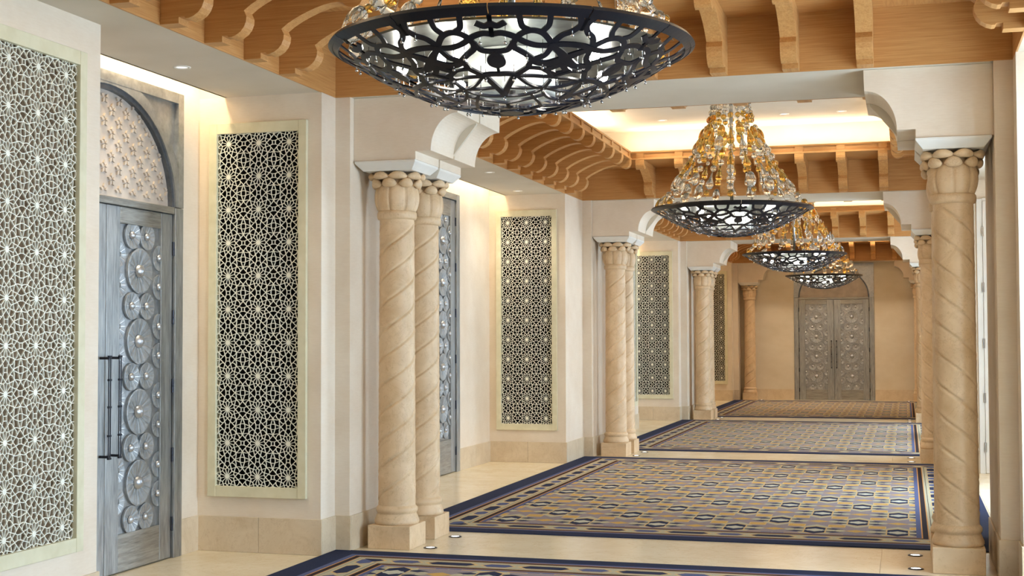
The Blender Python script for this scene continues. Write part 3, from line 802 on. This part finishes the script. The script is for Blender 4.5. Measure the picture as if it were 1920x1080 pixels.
def smooth(pts, n=5):
    if len(pts) < 3:
        a, b = pts; return [(a[0]+(b[0]-a[0])*i/n, a[1]+(b[1]-a[1])*i/n) for i in range(n+1)]
    out = []; Pp = [pts[0]]+pts+[pts[-1]]
    for i in range(1, len(Pp)-2):
        p0, p1, p2, p3 = Pp[i-1:i+3]
        for j in range(n):
            t_ = j/n
            out.append(tuple(.5*(2*p1[c_]+(p2[c_]-p0[c_])*t_+(2*p0[c_]-5*p1[c_]+4*p2[c_]-p3[c_])*t_*t_+(3*p1[c_]-p0[c_]-3*p2[c_]+p3[c_])*t_**3) for c_ in (0, 1)))
    out.append(pts[-1]); return out
def shell_panel(mir):
    mb = MB(); TH0 = .006
    for ci, (nm, pl) in enumerate(CURV.items()):
        TH = TH0+.00015*ci
        pl = [(a-9.5, k) for a, k in pl]; sm = smooth(pl); runs = []; cur = [sm[0]]
        for p_, q_ in zip(sm, sm[1:]):     # fold what passes the 30 degree seam
            if (p_[0]-30)*(q_[0]-30) < 0:
                t_ = (30-p_[0])/(q_[0]-p_[0]); c_ = (30, p_[1]+(q_[1]-p_[1])*t_); cur.append(c_); runs.append(cur); cur = [c_]
            cur.append(q_)
        runs.append(cur)
        for rn in runs:
            if len(rn) < 2: continue
            rn = [((60-a if a > 30 else a), k) for a, k in rn]
            w_ = {'stem': .010, 'bulbstem': .006, 'bulb': .019, 'post1': .013, 'post2': .013, 'bstem': .008}.get(nm, .0138)
            if nm.startswith('low') or nm in ('tri2', 'h4', 'h3', 'e1', 'e2'): w_ = .0075
            P3 = [dome(mir*a, k) for a, k in rn]; vs_ = []
            for i, p_ in enumerate(P3):
                tg = (P3[min(i+1, len(P3)-1)]-P3[max(i-1, 0)]).normalized()
                a, k = rn[i]; nrm = (dome(mir*a, k, 1)-dome(mir*a, k, 0)).normalized(); sd = tg.cross(nrm).normalized()
                e = tg*(w_*.7)*(-1 if i == 0 else 1 if i == len(P3)-1 else 0)
                vs_ += [p_+e+sd*w_+nrm*TH, p_+e-sd*w_+nrm*TH, p_+e-sd*w_, p_+e+sd*w_]
            n = len(P3)
            fs_ = [(4*i+j, 4*i+(j+1) % 4, 4*i+4+(j+1) % 4, 4*i+4+j) for i in range(n-1) for j in range(4)]+[(0, 1, 2, 3), (4*n-1, 4*n-2, 4*n-3, 4*n-4)]
            mb.add(vs_, fs_)
    for (k0, k1, t0, t1) in ((.952, .992, 0, .0125), (.982, 1.004, -.004, .016)):      # rim strip
        vs_ = []; n = 10
        for i in range(n+1):
            a = mir*(.16+29.68*i/n); vs_ += [dome(a, k0, t1), dome(a, k1, t1), dome(a, k1, t0), dome(a, k0, t0)]
        mb.add(vs_, [(4*i+j, 4*i+(j+1) % 4, 4*i+4+(j+1) % 4, 4*i+4+j) for i in range(n) for j in range(4)]+[(0, 1, 2, 3), (4*n+3, 4*n+2, 4*n+1, 4*n)])
    return mb.mesh('shell_panel', M['lacquer'])
PAN = {1: shell_panel(1), -1: shell_panel(-1)}
nb = MB()
for s in (0, 1): nb.lathe([(.055, 0), (.055, .004)], 24, (0, 0, CZB-.012+s*.006))
hub_me = nb.mesh('hub', M['lacquer'])
bolt = MB()
for q_ in range(6):
    for a, k in ((4.5, .80), (-4.5, .80), (13, .70), (-13, .70), (21, .63), (-21, .63), (27, .86), (-27, .86), (8, .52), (-8, .52), (30, .42), (0, .31), (17, .40), (-17, .40)):
        p_ = dome(q_*60+9.5+a, k, .021); bolt.ball(p_, .0072, 8, 5); bolt.tube([dome(q_*60+9.5+a, k, .02), (p_.x, p_.y, min(2.885, p_.z+.12))], .0022, 5)
bolt_me = bolt.mesh('bolt_heads', M['steel'], True)
plate_me = MB().lathe([(.10, 2.895), (.70, 2.895), (.70, 2.905), (.10, 2.905), (.10, 2.895)], 48, cap=False).mesh('reflector_plate', M['plate'])
drum_me = MB().lathe([(.16, 2.70), (.20, 2.70), (.20, 2.893), (.16, 2.893)], 40, cap=False).mesh('drum', M['frost'], True)
stem_me = MB().lathe([(.018, 2.70), (.018, 4.25)], 14).lathe([(.07, 4.215), (.09, 4.225), (.09, 4.258)], 24).mesh('stem', M['steel'], True)
lampm = MB().ball((0, 0, 0), .026, 12, 8).mesh('lamp', M['bulb'], True)
# crystals
def lathe_me(nm, prof, m, n=10): return MB().lathe(prof, n, cap=False).mesh(nm, m, True)
def prof_ball(r_): return [(max(1e-4, r_*math.sin(PI*i/7)), -r_*math.cos(PI*i/7)) for i in range(8)]
def prof_egg(r_, h): return [(max(1e-4, r_*math.sin(PI*i/8)), -h*math.cos(PI*i/8)) for i in range(9)]
def prof_drop(r_, h): return [(1e-4, -h*.5), (r_*.6, -h*.47), (r_*.95, -h*.38), (r_, -h*.27), (r_*.85, -h*.12), (r_*.5, h*.08), (r_*.26, h*.28), (r_*.16, h*.5), (1e-4, h*.505)]
BEAD = {}
for cname in ('clear', 'amber'):
    for k, pf in (('ball', prof_ball(.030)), ('dot', prof_ball(.021)), ('egg', prof_egg(.043, .078)), ('drop', prof_drop(.038, .175))): BEAD[cname, k] = (pf, lathe_me('bead', pf, M[cname]))
RZ = [(4.20, .15), (4.05, .18), (3.96, .19), (3.83, .225), (3.70, .285), (3.57, .35), (3.44, .42), (3.31, .495), (3.11, .63), (2.95, .76)]
def strand_r(z):
    for (z1_, r1_), (z0_, r0_) in zip(RZ, RZ[1:]):
        if z <= z1_ and z >= z0_: return r0_+(r1_-r0_)*(z-z0_)/(z1_-z0_)
    return RZ[0][1] if z > RZ[0][0] else RZ[-1][1]
def strand_plan(i, rd):
    """list of (z, colour, kind) down one string"""
    L = []; z = 4.17-rd.random()*.03
    while z > 3.90: L.append((z, 'clear', rd.choice(['ball', 'dot']))); z -= .052+rd.random()*.02
    L.append((3.865+rd.uniform(-.02, .02), 'amber', 'ball'))
    if i % 2 == 0: L += [(3.70+rd.uniform(-.015, .015), 'amber', 'egg'), (3.56, rd.choice(['clear', 'amber']), 'egg' if i % 4 else 'drop'), (3.455, 'clear', 'ball')]
    else: L += [(3.75, 'clear', 'ball'), (3.64, 'amber', 'drop'), (3.51, 'clear', 'ball'), (3.44, 'clear', 'dot')]
    z = 3.37+rd.uniform(-.02, .03)
    for kind, cc, dz in ((rd.choice(['ball', 'drop']), 'amber', .10), (rd.choice(['drop', 'ball']), rd.choice(['amber', 'clear']), .115), (rd.choice(['drop', 'egg']), 'clear', .12), (rd.choice(['dot', 'ball']), rd.choice(['amber', 'clear']), .085), (rd.choice(['egg', 'egg', 'ball', 'drop']), rd.choice(['clear', 'clear', 'amber']), .095), ('ball', rd.choice(['clear', 'amber']), .08)):
        L.append((z, cc, kind)); z -= dz*(.85+.3*rd.random())
        if z < 2.955: break
    return L
NS = 20
def make_chandelier(k):
    lb = ['huge dark filigree bowl chandelier cut off by the top edge of the picture', 'second chandelier from the front, with a full cone of amber and clear crystal strings', 'third chandelier from the front, partly behind the second bowl', 'smallest and farthest bowl chandelier, in front of the end door'][k]
    root = thing('chandelier', lb, 'chandelier', (0, 5.91+P*k, 0), math.radians([9.5-9.5, 4, 7, 3][k]), 'bowl chandeliers')
    for q_ in range(6):
        for mir in (1, -1): link('shell_panel', PAN[mir], root, rotz=math.radians(9.5+60*q_))
    link('hub', hub_me, root); b_ = link('bolt_heads', bolt_me, root); b_['kind'] = 'stuff'
    link('reflector_plate', plate_me, root); link('drum', drum_me, root); link('stem', stem_me, root)
    for a, r_, z in ((20, .44, 2.80), (-25, .47, 2.80), (62, .5, 2.82), (-70, .5, 2.82), (125, .45, 2.82), (-130, .45, 2.82), (180, .5, 2.82)):
        a = math.radians(a); link('lamp', lampm, root, loc=(r_*math.sin(a), -r_*math.cos(a), z))
    rd = random.Random(40+k)
    for i in range(NS):
        a = 2*PI*(i+.25*rd.random())/NS; ca, sa = math.cos(a), math.sin(a)
        zs = [4.22, 4.05, 3.83, 3.57, 3.31, 3.11, 2.965]; wire = MB().tube([(strand_r(z)*ca, strand_r(z)*sa, z) for z in zs], .0022, 4)
        plan = strand_plan(i, rd)
        if k >= 2:
            for (z, cc, kind) in plan:
                wire.cur = 1 if cc == 'clear' else 2; r_ = strand_r(z); wire.lathe(BEAD[cc, kind][0], 8, (r_*ca, r_*sa, z), cap=False)
            wire.obj('crystal_string', [M['steel'], M['clear'], M['amber']], root, smooth=True)
        else:
            st = wire.obj('crystal_string', M['steel'], root)
            for (z, cc, kind) in plan:
                r_ = strand_r(z); o = link('bead', BEAD[cc, kind][1], st, loc=(r_*ca, r_*sa, z))
                sl = (strand_r(z-.04)-strand_r(z+.04))/.08
                o.rotation_euler = Matrix(((ca, -sa, 0), (sa, ca, 0), (0, 0, 1))).to_euler(); o.rotation_euler.rotate_axis('Y', -math.atan(sl)*.85)
                f = rd.uniform(.9, 1.2); o.scale = (f, f, f)
    return root
for k in range(4): make_chandelier(k)

# ------------------------------------------------------------------ floor lights and downlights
ring_me = MB().lathe([(.034, 0), (.034, .006), (.050, .005), (.054, 0)], 28, cap=False).mesh('ring', M['iron'], True)
lens_me = MB().lathe([(.034, .0), (.034, .004), (.02, .006), (.001, .0065)], 24, cap=False).mesh('lens', M['lens'], True)
for k in range(3):
    for s, sd in ((-1, 'left'), (1, 'right')):
        for j in (0, 1):
            o = thing('floor_light', 'small round steel floor light beside the %s column of the %s %s pair' % (('front', 'rear')[j], ordn[k], sd), 'floor light', (s*1.765, Y1+k*P+(.298, .886)[j], 0), 0, 'recessed floor lights')
            link('ring', ring_me, o); link('lens', lens_me, o)
for s, sd in ((-1, 'left'), (1, 'right')):
    o = thing('floor_light', 'small round floor light at the far end, %s of the end door' % sd, 'floor light', (s*1.765, Y1+3*P+.298, 0), 0, 'recessed floor lights')
    link('ring', ring_me, o); link('lens', lens_me, o)
dring = MB().lathe([(.040, -.001), (.044, -.006), (.058, -.004), (.060, 0)], 28, cap=False).mesh('ring', M['white'], True)
dlens = MB().lathe([(.040, -.0005), (.02, -.001), (.001, -.001)], 20, cap=False).mesh('lens', M['dlens'], True)
DL = [(-2.93, 8.04, ZS, 'round downlight in the grey soffit above the near metal door'), (-2.68, 14.22, ZS, 'round downlight in the soffit right of the second arch bracket, nearer one'), (-2.91, 16.15, ZS, 'round downlight in the soffit above the second pierced screen'),
      (-1.13, 16.42, ZC, 'ceiling downlight left of the second chandelier top'), (-.54, 16.46, ZC, 'ceiling downlight just behind the second chandelier top'), (.35, 16.38, ZC, 'ceiling downlight right of the second chandelier top'), (1.02, 16.38, ZC, 'ceiling downlight farthest right, near the right arch curve'), (0.2, Y1+P+.6, ZS, 'downlight in the white beam below the second cornice')]
for x, od in ((-1.1, 'leftmost'), (-.37, 'second from the left'), (.37, 'third from the left'), (1.1, 'rightmost')):
    DL.append((x, BAYC[3]+2.25, ZC, '%s of the four unseen downlights added above the farthest oak cornice' % od))  # unseen row, added to brighten the farthest bay and end wall
for x, y, z, lb in DL:
    sp = bpy.data.lights.new('downlight_lamp', 'SPOT'); sp.energy = 70 if y > BAYC[3] else 30; sp.color = (1, .91, .77); sp.spot_size = 2.2; sp.spot_blend = 1; sp.shadow_soft_size = .04
    so = bpy.data.objects.new('downlight_lamp', sp); so.location = (x, y, z-.02); col.objects.link(so)
    o = thing('downlight', lb, 'downlight', (x, y, z), 0, 'small recessed downlights'); link('ring', dring, o); link('lens', dlens, o)
